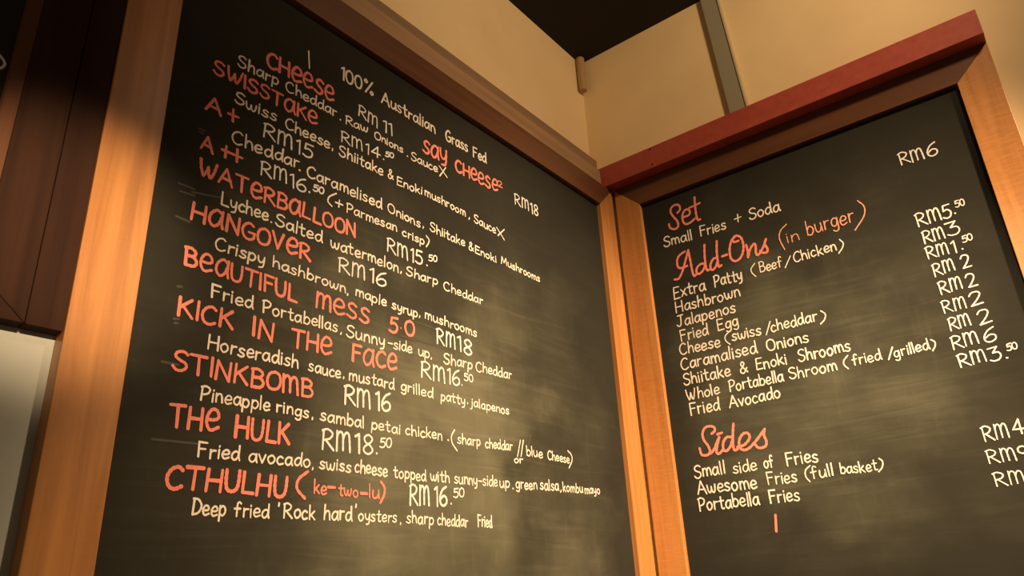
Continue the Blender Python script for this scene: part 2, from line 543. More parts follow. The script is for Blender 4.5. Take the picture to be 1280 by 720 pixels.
LETTERS_Y = 0.016 - 0.0008
LETTERING = [
 ('L', 'description', '100% Australian Grass Fed', [('/', [(-1.331, 2.7408), (-1.3261, 2.6961)]), ('100%', -1.2403, 2.7179, -1.1373, 2.7247, 0.0392), ('Australian', -1.1151, 2.7204, -0.9217, 2.7242, 0.0359), ('Grass', -0.8846, 2.7224, -0.7902, 2.7307, 0.0371), ('Fed', -0.7718, 2.7263, -0.7106, 2.7308, 0.0356)]),
 ('L', 'heading', 'CHEESE', [('CHeese', -1.435, 2.6375, -1.2527, 2.6425, 0.0418)]),
 ('L', 'price', 'RM11', [('RM', -1.1846, 2.6459, -1.1221, 2.6409, 0.0329), ('11', -1.1068, 2.643, -1.0726, 2.6405, 0.0348)]),
 ('L', 'description', 'Sharp Cheddar, Raw Onions, Sauce X', [('Sharp', -1.4964, 2.5981, -1.3989, 2.6041, 0.03), ('Cheddar', -1.383, 2.6039, -1.244, 2.6078, 0.0282), ('.', -1.237, 2.605, -1.2324, 2.6041, 0.0175), ('Raw', -1.2207, 2.6026, -1.1514, 2.6113, 0.0242), ('Onions', -1.1338, 2.6066, -1.0372, 2.61, 0.0226), ('.', -1.0262, 2.607, -1.0207, 2.6073, 0.0187), ('Sauce', -1.0124, 2.603, -0.9143, 2.6096, 0.0258), ('/', [(-0.9094, 2.6324), (-0.8793, 2.6105)]), ('/', [(-0.8833, 2.6393), (-0.9069, 2.6033)])]),
 ('L', 'heading', 'SWISSTAKE', [('SWISSTake', -1.5455, 2.5539, -1.2944, 2.5572, 0.0347)]),
 ('L', 'price', 'RM14.50', [('RM', -1.2309, 2.5501, -1.1666, 2.5532, 0.03), ('14', -1.1593, 2.5533, -1.1124, 2.5588, 0.0307), ('.', -1.1048, 2.5612, -1.0997, 2.5614, 0.0179), ('50', -1.0987, 2.573, -1.0676, 2.5808, 0.0157)]),
 ('L', 'description', 'Swiss Cheese, Shiitake & Enoki mushroom, Sauce X', [('Swiss', -1.4945, 2.5117, -1.3954, 2.5152, 0.0287), ('Cheese', -1.3775, 2.5116, -1.2593, 2.5163, 0.029), (',', -1.2549, 2.5174, -1.2505, 2.5174, 0.0209), ('Shiitake', -1.2346, 2.5125, -1.1013, 2.5165, 0.0294), ('&', -1.0886, 2.5177, -1.068, 2.519, 0.0265), ('Enoki', -1.06, 2.5114, -0.9705, 2.5198, 0.0244), ('mushroom', -0.9648, 2.5222, -0.8083, 2.52, 0.0253), (',', -0.7987, 2.5201, -0.7922, 2.5201, 0.0218), ('Sauce', -0.7761, 2.5166, -0.6813, 2.5147, 0.0268), ('/', [(-0.678, 2.5371), (-0.6461, 2.5097)]), ('/', [(-0.6436, 2.5434), (-0.6743, 2.5134)])]),
 ('L', 'heading', 'SAY CHEESE squared', [('say', -0.9728, 2.6452, -0.8768, 2.6509, 0.0412), ('CHeese', -0.8475, 2.6443, -0.6631, 2.6548, 0.0401), ('2', -0.6653, 2.6763, -0.6413, 2.6786, 0.0213)]),
 ('L', 'price', 'RM18', [('RM', -0.5872, 2.6473, -0.5163, 2.651, 0.0378), ('18', -0.5084, 2.65, -0.4674, 2.6507, 0.0386)]),
 ('L', 'heading', 'A plus', [('A', -1.5516, 2.4639, -1.5153, 2.465, 0.0348), ('/', [(-1.4936, 2.4951), (-1.4925, 2.4677)]), ('/', [(-1.5033, 2.4806), (-1.4818, 2.4826)])]),
 ('L', 'price', 'RM15', [('RM', -1.4269, 2.4644, -1.3544, 2.4678, 0.0355), ('15', -1.3462, 2.4658, -1.3034, 2.4671, 0.0356)]),
 ('L', 'heading', 'A plus plus', [('A', -1.5503, 2.3786, -1.522, 2.3772, 0.0323), ('/', [(-1.4994, 2.4076), (-1.4995, 2.3825)]), ('/', [(-1.4762, 2.4115), (-1.475, 2.3841)]), ('/', [(-1.5077, 2.3964), (-1.4644, 2.3971)])]),
 ('L', 'price', 'RM16.50', [('RM', -1.4245, 2.3789, -1.3614, 2.3824, 0.0331), ('16', -1.3554, 2.3793, -1.3119, 2.3796, 0.034), ('.', -1.3083, 2.3859, -1.3042, 2.3857, 0.0173), ('50', -1.2987, 2.3947, -1.2676, 2.398, 0.0174)]),
 ('L', 'description', 'Cheddar, Caramelised Onions, Shiitake & Enoki Mushrooms', [('Cheddar', -1.4919, 2.4211, -1.3336, 2.4307, 0.0311), ('.', -1.3363, 2.4266, -1.3313, 2.4269, 0.0175), ('Caramelised', -1.3169, 2.4227, -1.1042, 2.4265, 0.0293), ('Onions', -1.0868, 2.427, -0.9778, 2.4253, 0.0255), (',', -0.9723, 2.4296, -0.9667, 2.4294, 0.0199), ('Shiitake', -0.9457, 2.4283, -0.8149, 2.4293, 0.0267), ('&', -0.8024, 2.4278, -0.7801, 2.4272, 0.0256), ('Enoki', -0.7769, 2.4259, -0.6853, 2.4252, 0.0235), ('MMushrooms', -0.666, 2.4291, -0.4831, 2.4285, 0.0243)]),
 ('L', 'description', '(+ Parmesan crisp)', [('~', [(-1.2362, 2.4139), (-1.2538, 2.3988), (-1.2571, 2.3857), (-1.2462, 2.3783)]), ('/', [(-1.2268, 2.4009), (-1.2281, 2.3836)]), ('/', [(-1.2372, 2.3917), (-1.2175, 2.3927)]), ('Parmesan', -1.208, 2.3791, -1.0557, 2.385, 0.0249), ('crisp', -1.0402, 2.3812, -0.9642, 2.3834, 0.0232), ('~', [(-0.9585, 2.4104), (-0.9493, 2.4038), (-0.9503, 2.3948), (-0.9587, 2.381)])]),
 ('L', 'heading', 'WATERBALLOON', [('WATeRBaLLOON', -1.5475, 2.3228, -1.1765, 2.3246, 0.0365)]),
 ('L', 'price', 'RM15.50 sharp cheddar', [('RM', -1.0871, 2.3247, -1.019, 2.3217, 0.0366), ('15', -1.0125, 2.3238, -0.9713, 2.3246, 0.0376), ('.', -0.9605, 2.3291, -0.9536, 2.3292, 0.0191), ('50', -0.9521, 2.3456, -0.9198, 2.3518, 0.0182)]),
 ('L', 'description', 'Lychee, Salted watermelon, Sharp Cheddar', [('Lychee', -1.4991, 2.2819, -1.3961, 2.2851, 0.0287), ('.', -1.3925, 2.2847, -1.3879, 2.2846, 0.0159), ('Salted', -1.3814, 2.2827, -1.265, 2.284, 0.0284), ('watermelon', -1.2462, 2.2812, -1.0493, 2.2836, 0.0281), (',', -1.0456, 2.2858, -1.0392, 2.2857, 0.0182), ('Sharp', -1.0265, 2.2836, -0.9194, 2.2899, 0.0244), ('Cheddar', -0.8997, 2.2851, -0.7502, 2.2845, 0.0245)]),
 ('L', 'heading', 'HANGOVER', [('HaNGOVeR', -1.5522, 2.2309, -1.292, 2.2331, 0.037)]),
 ('L', 'price', 'RM16 beside HANGOVER', [('RM', -1.2226, 2.2326, -1.1483, 2.2349, 0.0351), ('16', -1.1391, 2.2329, -1.0853, 2.2363, 0.0363)]),
 ('L', 'description', 'Crispy hashbrown, maple syrup, mushrooms', [('Crispy', -1.5006, 2.1891, -1.3949, 2.1914, 0.0272), ('hashbrown', -1.3809, 2.1933, -1.1993, 2.1903, 0.0245), (',', -1.197, 2.1883, -1.1927, 2.1877, 0.0164), ('maple', -1.1756, 2.1916, -1.0843, 2.1896, 0.0249), ('syrup', -1.07, 2.1896, -0.9876, 2.1887, 0.024), (',', -0.985, 2.1923, -0.9798, 2.1917, 0.0178), ('mushrooms', -0.9667, 2.192, -0.7785, 2.1892, 0.025)]),
 ('L', 'heading', 'BEAUTIFUL MESS 5.0', [('BeaUTIFUL', -1.5536, 2.1422, -1.3169, 2.135, 0.0358), ('mess', -1.2761, 2.1392, -1.1314, 2.1349, 0.0363), ('5', -1.0785, 2.1339, -1.0499, 2.1351, 0.0393), ('.', -1.0439, 2.1487, -1.0378, 2.1483, 0.0152), ('0', -1.0316, 2.1393, -0.9978, 2.1396, 0.0382)]),
 ('L', 'price', 'RM18 beside BEAUTIFUL MESS', [('RM', -0.9272, 2.1391, -0.8606, 2.1378, 0.0398), ('18', -0.8549, 2.138, -0.7978, 2.1348, 0.0408)]),
 ('L', 'description', 'Fried Portabellas, Sunny-side up, Sharp Cheddar', [('Fried', -1.4979, 2.0985, -1.4118, 2.0973, 0.0266), ('Portabellas', -1.3931, 2.0959, -1.2157, 2.0987, 0.0263), (',', -1.2106, 2.0982, -1.2054, 2.0977, 0.0173), ('Sunny', -1.1948, 2.0949, -1.0871, 2.0971, 0.0279), ('/', [(-1.0784, 2.1077), (-1.0662, 2.1081)]), ('side', -1.0637, 2.0976, -1.0053, 2.099, 0.0258), ('up', -0.9877, 2.098, -0.949, 2.0985, 0.0257), (',', -0.9476, 2.0997, -0.9424, 2.0989, 0.0174), ('Sharp', -0.9035, 2.0951, -0.7992, 2.1017, 0.0275), ('Cheddar', -0.7888, 2.0996, -0.6419, 2.105, 0.0267)]),
 ('L', 'heading', 'KICK IN THE FACE', [('KICK', -1.5543, 2.0482, -1.4474, 2.0476, 0.036), ('IN', -1.4118, 2.0462, -1.3628, 2.045, 0.0386), ('THe', -1.3274, 2.0435, -1.2271, 2.0454, 0.0385), ('FaCe', -1.18, 2.0441, -1.0511, 2.0476, 0.0386)]),
 ('L', 'price', 'RM16.50 beside KICK IN THE FACE', [('RM', -0.9802, 2.0481, -0.8991, 2.0486, 0.0393), ('16', -0.8936, 2.0477, -0.8463, 2.0492, 0.0406), ('.', -0.8439, 2.0535, -0.8376, 2.0532, 0.0177), ('50', -0.8328, 2.0683, -0.7977, 2.0686, 0.0199)]),
 ('L', 'description', 'Horseradish sauce, mustard grilled patty, jalapenos', [('Horseradish', -1.4928, 2.0029, -1.3046, 2.0055, 0.0274), ('sauce', -1.2843, 2.0047, -1.2029, 2.0046, 0.0256), (',', -1.1989, 2.0069, -1.1948, 2.006, 0.0166), ('mustard', -1.1845, 2.0046, -1.0575, 2.0064, 0.0259), ('grilled', -1.0411, 2.0074, -0.9395, 2.0061, 0.025), ('patty', -0.916, 2.0061, -0.8293, 2.0073, 0.0244), ('.', -0.8248, 2.0128, -0.8177, 2.012, 0.0156), ('jalapenos', -0.8135, 2.0077, -0.6611, 2.0082, 0.0234)]),
 ('L', 'heading', 'STINKBOMB', [('STINKBOMB', -1.5518, 1.9561, -1.2678, 1.9526, 0.0361)]),
 ('L', 'price', 'RM16 beside STINKBOMB', [('RM', -1.1943, 1.953, -1.1225, 1.9549, 0.0407), ('16', -1.1127, 1.9547, -1.067, 1.9555, 0.0423)]),
 ('L', 'description', 'Pineapple rings, sambal petai chicken (sharp cheddar or blue Cheese)', [('Pineapple', -1.4954, 1.9148, -1.36, 1.9151, 0.0259), ('rings', -1.3484, 1.9161, -1.2745, 1.9147, 0.0236), (',', -1.2691, 1.9154, -1.2653, 1.9149, 0.0153), ('sambal', -1.2504, 1.9134, -1.1392, 1.9123, 0.0255), ('petai', -1.1223, 1.9145, -1.04, 1.9123, 0.0238), ('chicken', -1.026, 1.914, -0.9098, 1.9155, 0.024), ('.', -0.8953, 1.9162, -0.8887, 1.9161, 0.0163), ('~', [(-0.8696, 1.944), (-0.8803, 1.9289), (-0.8781, 1.9128), (-0.8623, 1.8972)]), ('sharp', -0.8619, 1.9128, -0.7785, 1.9164, 0.0248), ('cheddar', -0.7624, 1.9143, -0.6552, 1.9179, 0.0249), ('/', [(-0.6213, 1.9488), (-0.6366, 1.9068)]), ('/', [(-0.6091, 1.9502), (-0.6222, 1.9082)]), ('or', -0.6527, 1.889, -0.6132, 1.8907, 0.0188), ('blue', -0.5995, 1.9115, -0.5263, 1.9125, 0.0265), ('Cheese', -0.5065, 1.9123, -0.4011, 1.9093, 0.0253), ('~', [(-0.4059, 1.9449), (-0.3896, 1.9344), (-0.3894, 1.9191), (-0.4066, 1.898)])]),
 ('L', 'heading', 'THE HULK', [('THe', -1.5441, 1.8625, -1.4542, 1.8647, 0.0386), ('HULK', -1.4276, 1.8598, -1.3124, 1.8611, 0.0399)]),
 ('L', 'price', 'RM18.50', [('RM', -1.2443, 1.8603, -1.172, 1.861, 0.0409), ('18', -1.164, 1.8603, -1.1133, 1.8614, 0.0409), ('.', -1.108, 1.8652, -1.1016, 1.865, 0.0145), ('50', -1.0989, 1.8774, -1.0635, 1.8812, 0.0212)]),
 ('L', 'description', 'Fried avocado, swiss cheese topped with sunny-side up, green salsa, kombu mayo', [('Fried', -1.4897, 1.8215, -1.4116, 1.8224, 0.0258), ('avocado', -1.3964, 1.8231, -1.2648, 1.8237, 0.0252), (',', -1.2629, 1.8224, -1.2584, 1.8221, 0.0146), ('swiss', -1.2467, 1.8238, -1.1684, 1.8229, 0.0243), ('cheese', -1.1625, 1.8242, -1.0735, 1.8227, 0.0269), ('topped', -1.0591, 1.8222, -0.9627, 1.8203, 0.025), ('with', -0.9517, 1.8228, -0.8884, 1.8222, 0.0255), ('sunny', -0.8752, 1.824, -0.7931, 1.8244, 0.0263), ('/', [(-0.7903, 1.8349), (-0.7783, 1.8349)]), ('side', -0.7773, 1.8255, -0.7198, 1.8257, 0.0266), ('up', -0.7138, 1.8251, -0.6736, 1.8259, 0.0263), ('.', -0.6659, 1.8245, -0.6579, 1.8246, 0.0172), ('green', -0.6514, 1.8264, -0.5599, 1.8294, 0.027), ('salsa', -0.5494, 1.8301, -0.463, 1.8325, 0.0291), (',', -0.4594, 1.8317, -0.4519, 1.832, 0.0187), ('kombu', -0.4463, 1.8315, -0.3464, 1.8344, 0.0261), ('mayo', -0.3384, 1.8338, -0.2562, 1.8366, 0.025)]),
 ('L', 'heading', 'CTHULHU (ke-two-lu)', [('CTHULHU', -1.5386, 1.7691, -1.3119, 1.7682, 0.0377), ('~', [(-1.2706, 1.8167), (-1.2897, 1.8017), (-1.2919, 1.7846), (-1.2743, 1.7689)]), ('ke', -1.2573, 1.7776, -1.2256, 1.7781, 0.0265), ('/', [(-1.2226, 1.7921), (-1.2077, 1.7923)]), ('two', -1.2003, 1.7781, -1.1496, 1.7773, 0.0236), ('/', [(-1.1437, 1.7857), (-1.1278, 1.7857)]), ('lu', -1.1253, 1.7772, -1.0951, 1.7781, 0.0275), ('~', [(-1.0916, 1.811), (-1.0821, 1.7999), (-1.0835, 1.7857), (-1.0928, 1.7705)])]),
 ('L', 'price', 'RM16.50 beside CTHULHU', [('RM', -1.0135, 1.769, -0.9522, 1.7706, 0.0436), ('16', -0.94, 1.77, -0.8961, 1.7704, 0.0443), ('.', -0.8895, 1.7779, -0.883, 1.7778, 0.0153), ('50', -0.8787, 1.7917, -0.8401, 1.7951, 0.0216)]),
 ('L', 'description', "Deep fried 'Rock hard' oysters, sharp cheddar, Fried", [('Deep', -1.4884, 1.7326, -1.4272, 1.7313, 0.0268), ('fried', -1.4142, 1.7318, -1.3455, 1.7317, 0.0242), ("'", -1.3295, 1.7323, -1.3255, 1.7322, 0.0254), ('Rock', -1.3182, 1.7327, -1.2481, 1.7324, 0.0263), ('hard', -1.2321, 1.7336, -1.1626, 1.7339, 0.0276), ("'", -1.1578, 1.7355, -1.1529, 1.7354, 0.0295), ('oysters', -1.1488, 1.7329, -1.0468, 1.7331, 0.0236), (',', -1.0401, 1.7318, -1.0357, 1.7316, 0.014), ('sharp', -1.0223, 1.7339, -0.9404, 1.7331, 0.0252), ('cheddar', -0.9307, 1.7318, -0.8304, 1.7313, 0.0254), ('Fried', -0.7989, 1.733, -0.7465, 1.7327, 0.0279)]),
 ('R', 'heading', 'Set', [('~', [(0.2299, 2.7622), (0.2411, 2.7711), (0.2398, 2.7876), (0.2266, 2.7945), (0.2116, 2.7894), (0.206, 2.7744), (0.2135, 2.7537), (0.2253, 2.7311), (0.2252, 2.7119), (0.2113, 2.7064), (0.1962, 2.7165), (0.1937, 2.7318)]), ('~', [(0.2465, 2.7387), (0.2684, 2.7393), (0.2747, 2.7503), (0.2686, 2.7617), (0.2559, 2.7607), (0.2461, 2.7451), (0.2456, 2.7237), (0.2538, 2.7103), (0.2699, 2.7102), (0.2881, 2.7187)]), ('~', [(0.2988, 2.796), (0.2959, 2.7625), (0.2953, 2.727), (0.2982, 2.7103), (0.3062, 2.7098)]), ('/', [(0.2742, 2.7649), (0.3133, 2.7688)])]),
 ('R', 'description', 'Small Fries + Soda', [('Small', 0.1629, 2.6532, 0.2704, 2.6468, 0.0397), ('Fries', 0.2951, 2.6478, 0.3884, 2.644, 0.0387), ('/', [(0.4318, 2.6822), (0.4293, 2.6555)]), ('/', [(0.4186, 2.6687), (0.4412, 2.67)]), ('Soda', 0.4656, 2.6467, 0.5673, 2.6448, 0.0404)]),
 ('R', 'price', 'RM6', [('RM', 0.9151, 2.6584, 0.9794, 2.658, 0.04), ('6', 0.9835, 2.6581, 1.0135, 2.6568, 0.0435)]),
 ('R', 'heading', 'Add-Ons', [('~', [(0.2356, 2.6144), (0.2152, 2.6072), (0.2036, 2.5915), (0.2037, 2.5671), (0.2173, 2.5597), (0.2357, 2.5616)]), ('~', [(0.2475, 2.6151), (0.2351, 2.5869), (0.2183, 2.5511), (0.2009, 2.527), (0.1849, 2.5273)]), ('~', [(0.2475, 2.6151), (0.2495, 2.5777), (0.2506, 2.5411), (0.254, 2.5198), (0.2634, 2.5228)]), ('~', [(0.2971, 2.549), (0.2837, 2.5532), (0.269, 2.5444), (0.2645, 2.53), (0.2719, 2.521), (0.2862, 2.5278), (0.2977, 2.5443)]), ('~', [(0.3059, 2.6149), (0.301, 2.5792), (0.2989, 2.5439), (0.3012, 2.5254), (0.3098, 2.5249)]), ('~', [(0.341, 2.5572), (0.328, 2.557), (0.3162, 2.5429), (0.3138, 2.5281), (0.3199, 2.5204), (0.3321, 2.529), (0.3398, 2.5443)]), ('~', [(0.3491, 2.6139), (0.3433, 2.5788), (0.341, 2.5439), (0.3421, 2.525), (0.3511, 2.5274)]), ('/', [(0.358, 2.5562), (0.3744, 2.5571)]), ('~', [(0.414, 2.6109), (0.3971, 2.5988), (0.3865, 2.5735), (0.3847, 2.5431), (0.3954, 2.5274), (0.4124, 2.5298), (0.4258, 2.5472), (0.4321, 2.5715), (0.4287, 2.5992), (0.414, 2.6109), (0.4022, 2.6038), (0.4044, 2.5919), (0.419, 2.5914)]), ('~', [(0.4409, 2.5694), (0.4421, 2.5462), (0.4394, 2.5263)]), ('~', [(0.4394, 2.5263), (0.4513, 2.5519), (0.4658, 2.5645), (0.4693, 2.5546), (0.4663, 2.5339), (0.4705, 2.5239), (0.4822, 2.533), (0.4954, 2.5502), (0.5046, 2.5678)]), ('~', [(0.5046, 2.5678), (0.498, 2.5536), (0.5036, 2.5345), (0.4986, 2.5242), (0.4853, 2.5277), (0.4807, 2.5356)])]),
 ('R', 'note', '(in burger)', [('~', [(0.5739, 2.5947), (0.5523, 2.5791), (0.5452, 2.5541), (0.5538, 2.5158)]), ('in', 0.5645, 2.533, 0.6036, 2.5333, 0.0382), ('burger', 0.626, 2.5371, 0.7648, 2.5344, 0.0487), ('~', [(0.784, 2.597), (0.7966, 2.5737), (0.7903, 2.5447), (0.7584, 2.5101)])]),
 ('R', 'price', 'RM5.50', [('RM', 0.913, 2.4643, 0.975, 2.4663, 0.041), ('5', 0.9766, 2.4652, 0.9999, 2.4652, 0.0418), ('.', 1.0042, 2.4709, 1.0108, 2.4709, 0.0195), ('50', 1.0112, 2.4878, 1.0361, 2.4881, 0.0208)]),
 ('R', 'description', 'Extra Patty (Beef/Chicken)', [('Extra', 0.1708, 2.4595, 0.2877, 2.4598, 0.0431), ('Patty', 0.3151, 2.4593, 0.4114, 2.4591, 0.0405), ('~', [(0.4561, 2.5002), (0.4423, 2.4864), (0.4424, 2.4728), (0.4523, 2.4567)]), ('Beef', 0.4652, 2.4644, 0.5388, 2.4629, 0.0353), ('/', [(0.566, 2.4902), (0.5444, 2.4577)]), ('Chicken', 0.5708, 2.4648, 0.6997, 2.466, 0.0346), ('~', [(0.7115, 2.496), (0.7188, 2.4816), (0.7136, 2.4678), (0.701, 2.455)])]),
 ('R', 'price', 'RM3', [('RM', 0.917, 2.4096, 0.9711, 2.4111, 0.0377), ('3', 0.9762, 2.4123, 1.0093, 2.4115, 0.0409)]),
 ('R', 'description', 'Hashbrown', [('Hashbrown', 0.1722, 2.4101, 0.3958, 2.4073, 0.0396)]),
 ('R', 'price', 'RM1.50', [('RM', 0.915, 2.3643, 0.9686, 2.3658, 0.0359), ('1', 0.9737, 2.3634, 0.9862, 2.364, 0.0366), ('.', 0.9966, 2.3681, 1.0021, 2.3678, 0.0188), ('50', 1.0028, 2.3854, 1.0299, 2.387, 0.02)]),
 ('R', 'description', 'Jalapenos', [('Jalapenos', 0.1678, 2.3605, 0.3719, 2.3599, 0.039)]),
 ('R', 'price', 'RM2 beside Fried Egg', [('RM', 0.9184, 2.3136, 0.9708, 2.3172, 0.0371), ('2', 0.9851, 2.3146, 1.0091, 2.3144, 0.0381)]),
 ('R', 'description', 'Fried Egg', [('Fried', 0.1749, 2.312, 0.272, 2.3117, 0.0397), ('Egg', 0.3021, 2.3148, 0.3733, 2.316, 0.0388)]),
 ('R', 'price', 'RM2 beside Cheese', [('RM', 0.9202, 2.2619, 0.9745, 2.2648, 0.0368), ('2', 0.9848, 2.2618, 1.0102, 2.2616, 0.0385)]),
 ('R', 'description', 'Cheese (swiss/cheddar)', [('Cheese', 0.1651, 2.2656, 0.3057, 2.2642, 0.0392), ('~', [(0.3374, 2.3041), (0.3242, 2.2929), (0.3237, 2.2787), (0.3351, 2.2642)]), ('swiss', 0.3422, 2.2708, 0.4384, 2.2696, 0.0366), ('/', [(0.4687, 2.3043), (0.4501, 2.2662)]), ('cheddar', 0.4656, 2.2704, 0.6047, 2.2705, 0.0357), ('~', [(0.6172, 2.2985), (0.6272, 2.2862), (0.623, 2.2714), (0.6094, 2.2602)])]),
 ('R', 'price', 'RM2 beside Caramelised Onions', [('RM', 0.9161, 2.2099, 0.9704, 2.2119, 0.0349), ('2', 0.9778, 2.2088, 1.0098, 2.2109, 0.0377)]),
 ('R', 'description', 'Caramalised Onions', [('Caramalised', 0.1622, 2.2182, 0.4152, 2.2173, 0.04), ('Onions', 0.4435, 2.217, 0.5696, 2.2154, 0.0364)]),
 ('R', 'price', 'RM2 beside Shiitake & Enoki Shrooms', [('RM', 0.9178, 2.1597, 0.9693, 2.1645, 0.0353), ('2', 0.9833, 2.1594, 1.0149, 2.1619, 0.0391)]),
 ('R', 'description', 'Shiitake & Enoki Shrooms', [('Shiitake', 0.1643, 2.1671, 0.3229, 2.1659, 0.0393), ('&', 0.3498, 2.1665, 0.3776, 2.1669, 0.0365), ('Enoki', 0.3998, 2.1663, 0.496, 2.1657, 0.0361), ('Shrooms', 0.527, 2.1629, 0.6741, 2.1656, 0.0375)]),
 ('R', 'price', 'RM6 beside Whole Portabella Shroom', [('RM', 0.9122, 2.111, 0.975, 2.1129, 0.0358), ('6', 0.9831, 2.1103, 1.0142, 2.1123, 0.0384)]),
 ('R', 'description', 'Whole Portabella Shroom (fried/grilled)', [('Whole', 0.1678, 2.1174, 0.2788, 2.1189, 0.0361), ('Portabella', 0.3084, 2.1181, 0.4762, 2.1176, 0.0363), ('Shroom', 0.4915, 2.1178, 0.6275, 2.1185, 0.0348), ('~', [(0.6613, 2.1537), (0.6481, 2.1413), (0.647, 2.1288), (0.6552, 2.1171)]), ('fried', 0.6679, 2.1219, 0.7449, 2.123, 0.0311), ('/', [(0.7765, 2.1507), (0.7603, 2.1193)]), ('grilled', 0.7747, 2.1208, 0.8631, 2.1243, 0.0304), ('~', [(0.8704, 2.1489), (0.8776, 2.141), (0.8754, 2.1295), (0.8676, 2.1193)])]),
 ('R', 'price', 'RM3.50', [('RM', 0.9163, 2.0615, 0.9791, 2.064, 0.035), ('3', 0.9841, 2.0629, 1.012, 2.0643, 0.0366), ('.', 1.0178, 2.0636, 1.0221, 2.0637, 0.0165), ('50', 1.0243, 2.0801, 1.05, 2.0833, 0.0187)]),
 ('R', 'description', 'Fried Avocado', [('Fried', 0.1713, 2.0692, 0.2705, 2.0691, 0.0406), ('Avocado', 0.2989, 2.0701, 0.4592, 2.0715, 0.037)]),
 ('R', 'heading', 'Sides', [('~', [(0.2319, 2.0042), (0.2427, 2.0108), (0.2428, 2.0215), (0.2303, 2.0273), (0.2136, 2.0251), (0.2029, 2.0096), (0.2039, 1.9904), (0.2149, 1.9697), (0.2182, 1.9524), (0.2086, 1.9436), (0.1908, 1.9469), (0.1865, 1.9664)]), ('~', [(0.2086, 1.9436), (0.2283, 1.9528), (0.2468, 1.98), (0.2545, 1.99)]), ('~', [(0.2537, 1.9902), (0.2432, 1.9655), (0.2387, 1.9475), (0.2457, 1.9421), (0.26, 1.9518)]), ('/', [(0.25, 1.9994), (0.2644, 2.0016)]), ('~', [(0.293, 1.984), (0.2777, 1.9864), (0.2645, 1.9735), (0.2611, 1.9535), (0.2691, 1.9468), (0.2824, 1.956), (0.2937, 1.9764)]), ('~', [(0.3044, 2.0225), (0.2986, 1.998), (0.293, 1.9654), (0.2943, 1.9461), (0.3042, 1.9472)]), ('~', [(0.3051, 1.9526), (0.327, 1.9566), (0.345, 1.9722), (0.3438, 1.987), (0.3288, 1.9887), (0.3145, 1.9732), (0.3115, 1.9516), (0.3225, 1.942), (0.3403, 1.9455), (0.3664, 1.9652), (0.3944, 1.9917)]), ('~', [(0.3944, 1.9917), (0.389, 1.9762), (0.393, 1.9575), (0.3886, 1.9438), (0.375, 1.9404), (0.3644, 1.9438), (0.3587, 1.9537)])]),
 ('R', 'price', 'RM4', [('RM', 0.9218, 1.8747, 0.9778, 1.8766, 0.0373), ('4', 0.9851, 1.8793, 1.0114, 1.8799, 0.0367)]),
 ('R', 'description', 'Small side of Fries', [('Small', 0.1554, 1.8803, 0.2571, 1.8828, 0.0394), ('side', 0.2777, 1.8797, 0.3538, 1.8791, 0.0359), ('of', 0.3719, 1.8813, 0.4034, 1.8816, 0.0352), ('Fries', 0.436, 1.8784, 0.5272, 1.8804, 0.0379)]),
 ('R', 'price', 'RM9', [('RM', 0.9185, 1.8221, 0.9778, 1.8207, 0.0327), ('9', 0.9819, 1.821, 1.005, 1.8201, 0.0339)]),
 ('R', 'description', 'Awesome Fries (full basket)', [('Awesome', 0.1586, 1.8336, 0.345, 1.8308, 0.0399), ('Fries', 0.3737, 1.8341, 0.4601, 1.8348, 0.0357), ('~', [(0.501, 1.8731), (0.4864, 1.8619), (0.4841, 1.8449), (0.4925, 1.8309)]), ('full', 0.4978, 1.8367, 0.5593, 1.8397, 0.0335), ('basket', 0.5748, 1.8389, 0.6708, 1.838, 0.0297), ('~', [(0.6789, 1.8679), (0.6859, 1.8587), (0.6817, 1.8448), (0.6714, 1.8347)])]),
 ('R', 'price', 'RM beside Portabella Fries', [('RM', 0.9195, 1.7677, 0.981, 1.7666, 0.0328)]),
 ('R', 'description', 'Portabella Fries', [('Portabella', 0.1572, 1.784, 0.3436, 1.7845, 0.0393), ('Fries', 0.37, 1.7829, 0.458, 1.785, 0.0372)]),
 ('R', 'heading', 'upright tick under Portabella Fries', [('/', [(0.3814, 1.7526), (0.3758, 1.7105)])]),
]
SMEARS = [
 [(-1.5801, 2.2920), (-1.5499, 2.2918)],
 [(-1.5537, 2.2852), (-1.4999, 2.2959)],
 [(-1.5762, 2.2281), (-1.5509, 2.2259)],
 [(-1.5569, 2.1010), (-1.5500, 2.1023)],
 [(-1.5564, 2.0426), (-1.5482, 2.0444)],
 [(-1.5541, 2.0355), (-1.5487, 2.0369)],
 [(-1.5666, 1.9666), (-1.5383, 1.9669)],
 [(-1.5651, 1.8417), (-1.4882, 1.8429)],
 [(-1.5559, 2.4194), (-1.5447, 2.4191)],
 [(-1.5552, 2.4129), (-1.5479, 2.4121)],
 [(-0.9953, 2.1779), (-0.9267, 2.1750)],
 [(-1.0425, 2.1321), (-0.9272, 2.1352)],
 [(-0.5753, 1.9676), (-0.5968, 1.9219)],
 [(-1.5753, 2.2778), (-1.5484, 2.2793)],
]

NO_NAME = {'THE HULK': 'red chalk heading beside RM18.50', 'CTHULHU (ke-two-lu)': 'red chalk heading on the lowest whole row',
           'HANGOVER': 'red chalk heading reading HANGOVER'}
TINT = {'heading': 'red', 'price': 'white', 'description': 'cream', 'note': 'thin red'}


